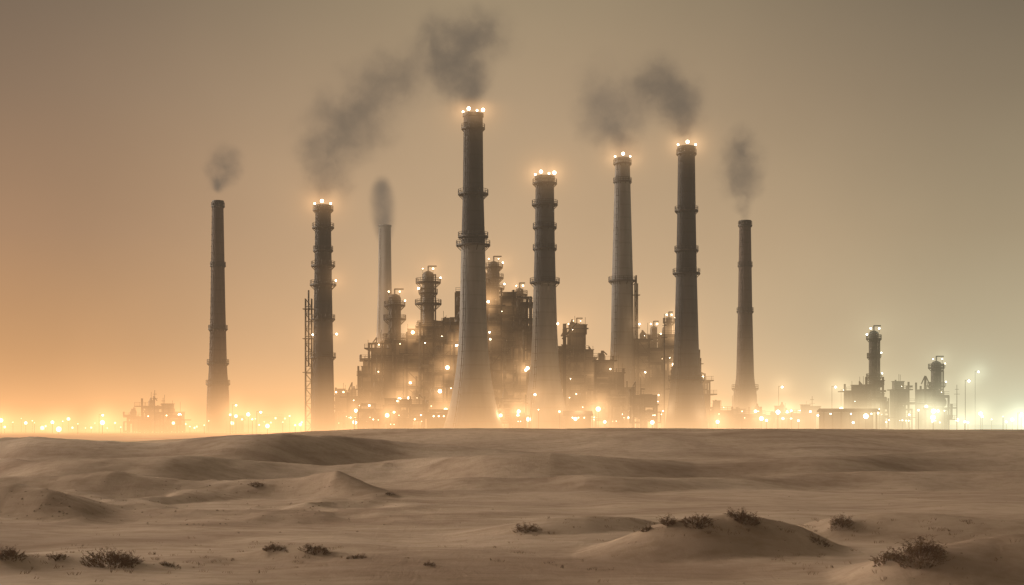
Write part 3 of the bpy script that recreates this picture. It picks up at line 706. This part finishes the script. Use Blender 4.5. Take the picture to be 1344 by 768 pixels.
smoke('dark smoke cloud rolling left off the skirted chimney', [(900,187,7),(899,174,14),(894,156,28),(886,132,40),(876,108,38),(856,124,34)], 415, .056)
smoke('narrow pale smoke plume rising from the reddish chimney', [(978,286,7),(976,272,12),(974,252,20),(973,228,26),(973,204,28),(974,188,20)], 470, .050)

# ---------------------------------------------------------------- shrubs, tufts and stones
def shrub(label, p, wpx, hpx, seed, dense=1.0):
    rnd = random.Random(seed); Y = p.y; w = wpx*Y/K/2; h = hpx*Y/K
    t = thing('dry_shrub', label, 'shrub', (p.x,p.y,float(height(p.x,p.y))-.02))
    st = MB(); lf = MB()
    n = int(140*dense*max(.4,min(1.8,w)))
    A = [rnd.uniform(0,2*math.pi) for _ in range(n)]; Q = [rnd.random()**.6 for _ in range(n)]
    lob = [rnd.uniform(.55,1.15) for _ in range(9)]
    BX = np.array([p.x+math.cos(a)*q*w*.9*lob[int(a/6.2832*9)%9] for a,q in zip(A,Q)]); BY = np.array([p.y+math.sin(a)*q*w*.7 for a,q in zip(A,Q)]); BZ = height(BX,BY)
    for i in range(n):
        a, q = A[i], Q[i]
        lean = q*1.4+rnd.uniform(-.5,.8); hh = h*rnd.uniform(.3,1.0)*(1-.45*q*q)*lob[(int(a/6.2832*9)+4)%9]
        c = Vector((BX[i],BY[i],BZ[i]-.03)); d = Vector((math.cos(a)*lean,math.sin(a)*lean,1)).normalized()
        for k in range(3):
            nx = c+d*(hh/2.4); r = .009*(1-.2*k)
            st.tube(c,nx,r,r*.8,3,False)
            for _ in range(3):
                e = nx+Vector((rnd.uniform(-1,1),rnd.uniform(-1,1),rnd.uniform(-.4,.7)))*hh*.28
                st.tube(nx,e,.006,.004,3,False)
                for _ in range(2):
                    g = nx.lerp(e,rnd.random()); s_ = rnd.uniform(.012,.030)
                    v = [g+Vector((rnd.uniform(-1,1),rnd.uniform(-1,1),rnd.uniform(-1,1)))*s_ for _ in range(3)]
                    b0 = len(lf.v); lf.v += [tuple(x) for x in v]; lf.f.append((b0,b0+1,b0+2))
            c = nx; d = (d+Vector((rnd.uniform(-.5,.5),rnd.uniform(-.5,.5),rnd.uniform(-.25,.05)))).normalized()
    st.build('stems','twig',t); lf.build('foliage','leaf',t)
for i, (q, p) in enumerate(zip(SH, SHP)): shrub(q[0],p,q[3],q[4],100+i,q[5])
rs = random.Random(9); gm = MB()
for i in range(280):
    px, py = rs.choice([40,150,250,420,700,1080,1180])+rs.gauss(0,60), 735+rs.gauss(0,14)
    if rs.random() < .4: px, py = rs.choice([700,850,930,1000,1100,1250])+rs.gauss(0,40), rs.uniform(680,705)
    p = hit(px,min(py,775)); n = rs.randint(3,7); hh = rs.uniform(.06,.16)
    for k in range(n):
        a = rs.uniform(0,6.28); c = p+Vector((rs.uniform(-.2,.2),rs.uniform(-.1,.1),-.02))
        gm.tube(c, c+Vector((math.cos(a)*hh*.7,math.sin(a)*hh*.7,hh)), .010, .005, 3, False)
o = gm.build('dry_grass','twig',None); o['kind'] = 'stuff'; tag(o,'sparse dry grass stubble scattered over the sand','grass')
pb = MB()
for i in range(450):
    px, py = rs.uniform(-40,1380), 640+rs.random()*128
    if rs.random() < .6: px = rs.uniform(-40,520); py = rs.uniform(628,690)
    p = hit(px,py); r = rs.uniform(.02,.06)*(1 if p.y < 80 else 1.8)
    b0 = len(pb.v); ph = [(rs.uniform(.7,1.2)) for _ in range(6)]
    pts = [(r*ph[0],0,0),(0,r*ph[1],0),(-r*ph[2],0,0),(0,-r*ph[3],0),(0,0,r*.7*ph[4]),(0,0,-r*.5)]
    pb.v += [(p.x+a,p.y+b_,p.z+c) for a,b_,c in pts]
    for i0,i1 in ((0,1),(1,2),(2,3),(3,0)): pb.f += [(b0+i0,b0+i1,b0+4),(b0+i1,b0+i0,b0+5)]
o = pb.build('pebbles','rock',None); o['kind'] = 'stuff'; tag(o,'small stones strewn over the desert sand','stones')

# ---------------------------------------------------------------- sky dome, haze, world
SIG = .0005; R = 1200; T = math.exp(-SIG*R); H = (.255,.19,.128)
dm = MB(); nn, mm = 64, 24
prof = [(R*math.cos(e), R*math.sin(e)) for e in [math.radians(-8+98*k/mm) for k in range(mm+1)]]; prof[-1] = (.5,R)
dm.lathe(0,0,prof,nn); dmat, nt, out = newmat('dusty_sky'); N = nt.nodes; L = nt.links; dmat.cycles.emission_sampling = 'NONE'
ge = N.new('ShaderNodeNewGeometry'); nrm = N.new('ShaderNodeVectorMath'); nrm.operation = 'NORMALIZE'; L.new(ge.outputs['Position'], nrm.inputs[0])
sx = N.new('ShaderNodeSeparateXYZ'); L.new(nrm.outputs[0], sx.inputs[0])
el = N.new('ShaderNodeMapRange'); L.new(sx.outputs[2], el.inputs[0]); el.inputs[1].default_value = 0; el.inputs[2].default_value = .6
def dome(c): return tuple(max(.004, (a-h*(1-T))/T) for a, h in zip(lin(c), H))
stops = [0,.05,.13,.22,.285,.6]
def skyramp(cols): return ramp(el.outputs[0], [(s_/.6, dome(c)) for s_, c in zip(stops, cols)])
rl = skyramp([(224,168,114),(200,152,106),(170,134,103),(141,117,95),(121,104,87),(112,99,86)])
rc_ = skyramp([(238,196,144),(219,184,143),(201,170,134),(177,152,122),(157,138,111),(136,120,100)])
rr_ = skyramp([(208,198,166),(188,174,143),(164,147,119),(136,121,99),(115,103,86),(110,100,85)])
def mix(f, a, b_):
    n = N.new('ShaderNodeMix'); n.data_type = 'RGBA'; L.new(f, n.inputs[0]); L.new(a, n.inputs[6]); L.new(b_, n.inputs[7]); return n.outputs[2]
def sms(v, a, b_):
    n = N.new('ShaderNodeMapRange'); n.interpolation_type = 'SMOOTHSTEP'; L.new(v, n.inputs[0]); n.inputs[1].default_value = a; n.inputs[2].default_value = b_; return n.outputs[0]
c1 = mix(sms(sx.outputs[0], -.36, .0), rl.outputs[0], rc_.outputs[0]); c2 = mix(sms(sx.outputs[0], .02, .36), c1, rr_.outputs[0])
sn = N.new('ShaderNodeTexNoise'); sn.inputs['Scale'].default_value = 4; sn.inputs['Detail'].default_value = 6; L.new(nrm.outputs[0], sn.inputs['Vector'])
sr = N.new('ShaderNodeMapRange'); L.new(sn.outputs[0], sr.inputs[0]); sr.inputs[1].default_value = .3; sr.inputs[2].default_value = .7; sr.inputs[3].default_value = .90; sr.inputs[4].default_value = 1.08
bk = N.new('ShaderNodeMapRange'); bk.interpolation_type = 'SMOOTHSTEP'; L.new(sx.outputs[1], bk.inputs[0]); bk.inputs[1].default_value = -.5; bk.inputs[2].default_value = .6; bk.inputs[3].default_value = .30; bk.inputs[4].default_value = 1  # dome dimmed behind the camera to deepen shade on dune fronts
bm = N.new('ShaderNodeMath'); bm.operation = 'MULTIPLY'; L.new(sr.outputs[0], bm.inputs[0]); L.new(bk.outputs[0], bm.inputs[1])
em = N.new('ShaderNodeEmission'); L.new(c2, em.inputs[0]); L.new(bm.outputs[0], em.inputs[1])
dt = N.new('ShaderNodeVectorMath'); dt.operation = 'DOT_PRODUCT'; L.new(nrm.outputs[0], dt.inputs[0]); dt.inputs[1].default_value = Vector((-.80,.46,.29)).normalized()  # bright lobe added to the dome out of view, a stand-in sun for the dunes
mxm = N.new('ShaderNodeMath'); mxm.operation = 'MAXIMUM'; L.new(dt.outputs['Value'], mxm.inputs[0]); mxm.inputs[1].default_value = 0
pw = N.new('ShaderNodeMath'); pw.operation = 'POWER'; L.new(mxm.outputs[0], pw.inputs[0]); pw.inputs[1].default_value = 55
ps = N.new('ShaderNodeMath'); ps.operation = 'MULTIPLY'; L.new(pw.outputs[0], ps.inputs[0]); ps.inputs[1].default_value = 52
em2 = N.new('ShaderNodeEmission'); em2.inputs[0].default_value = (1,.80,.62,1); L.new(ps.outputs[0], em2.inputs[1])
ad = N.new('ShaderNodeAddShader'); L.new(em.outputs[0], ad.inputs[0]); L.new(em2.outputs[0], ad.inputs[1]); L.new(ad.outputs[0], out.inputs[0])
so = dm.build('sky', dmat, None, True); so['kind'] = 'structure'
w = bpy.data.worlds.new('World'); bpy.context.scene.world = w; w.use_nodes = True; nt = w.node_tree; N = nt.nodes; L = nt.links
N['Background'].inputs[0].default_value = (.25,.19,.12,1); N['Background'].inputs[1].default_value = .5
ab = N.new('ShaderNodeVolumeAbsorption'); ab.inputs[0].default_value = (0,0,0,1); ab.inputs[1].default_value = SIG
em = N.new('ShaderNodeEmission'); em.inputs[0].default_value = (*H,1); em.inputs[1].default_value = SIG
ad = N.new('ShaderNodeAddShader'); L.new(ab.outputs[0], ad.inputs[0]); L.new(em.outputs[0], ad.inputs[1]); L.new(ad.outputs[0], N['World Output'].inputs['Volume'])

cd = bpy.data.cameras.new('camera'); cam = bpy.data.objects.new('camera', cd); C.objects.link(cam)
cam.location = (0,0,CAMZ); cam.rotation_euler = (math.pi/2,0,0); cd.lens = 50; cd.sensor_width = 36; cd.shift_y = (HY-384)/1344; cd.clip_end = 4000
bpy.context.scene.camera = cam
sc = bpy.context.scene; sc.view_settings.view_transform = 'Standard'; sc.view_settings.look = 'None'; sc.view_settings.exposure = 0
for o in bpy.data.objects:
    if '_b' in o: del o['_b']
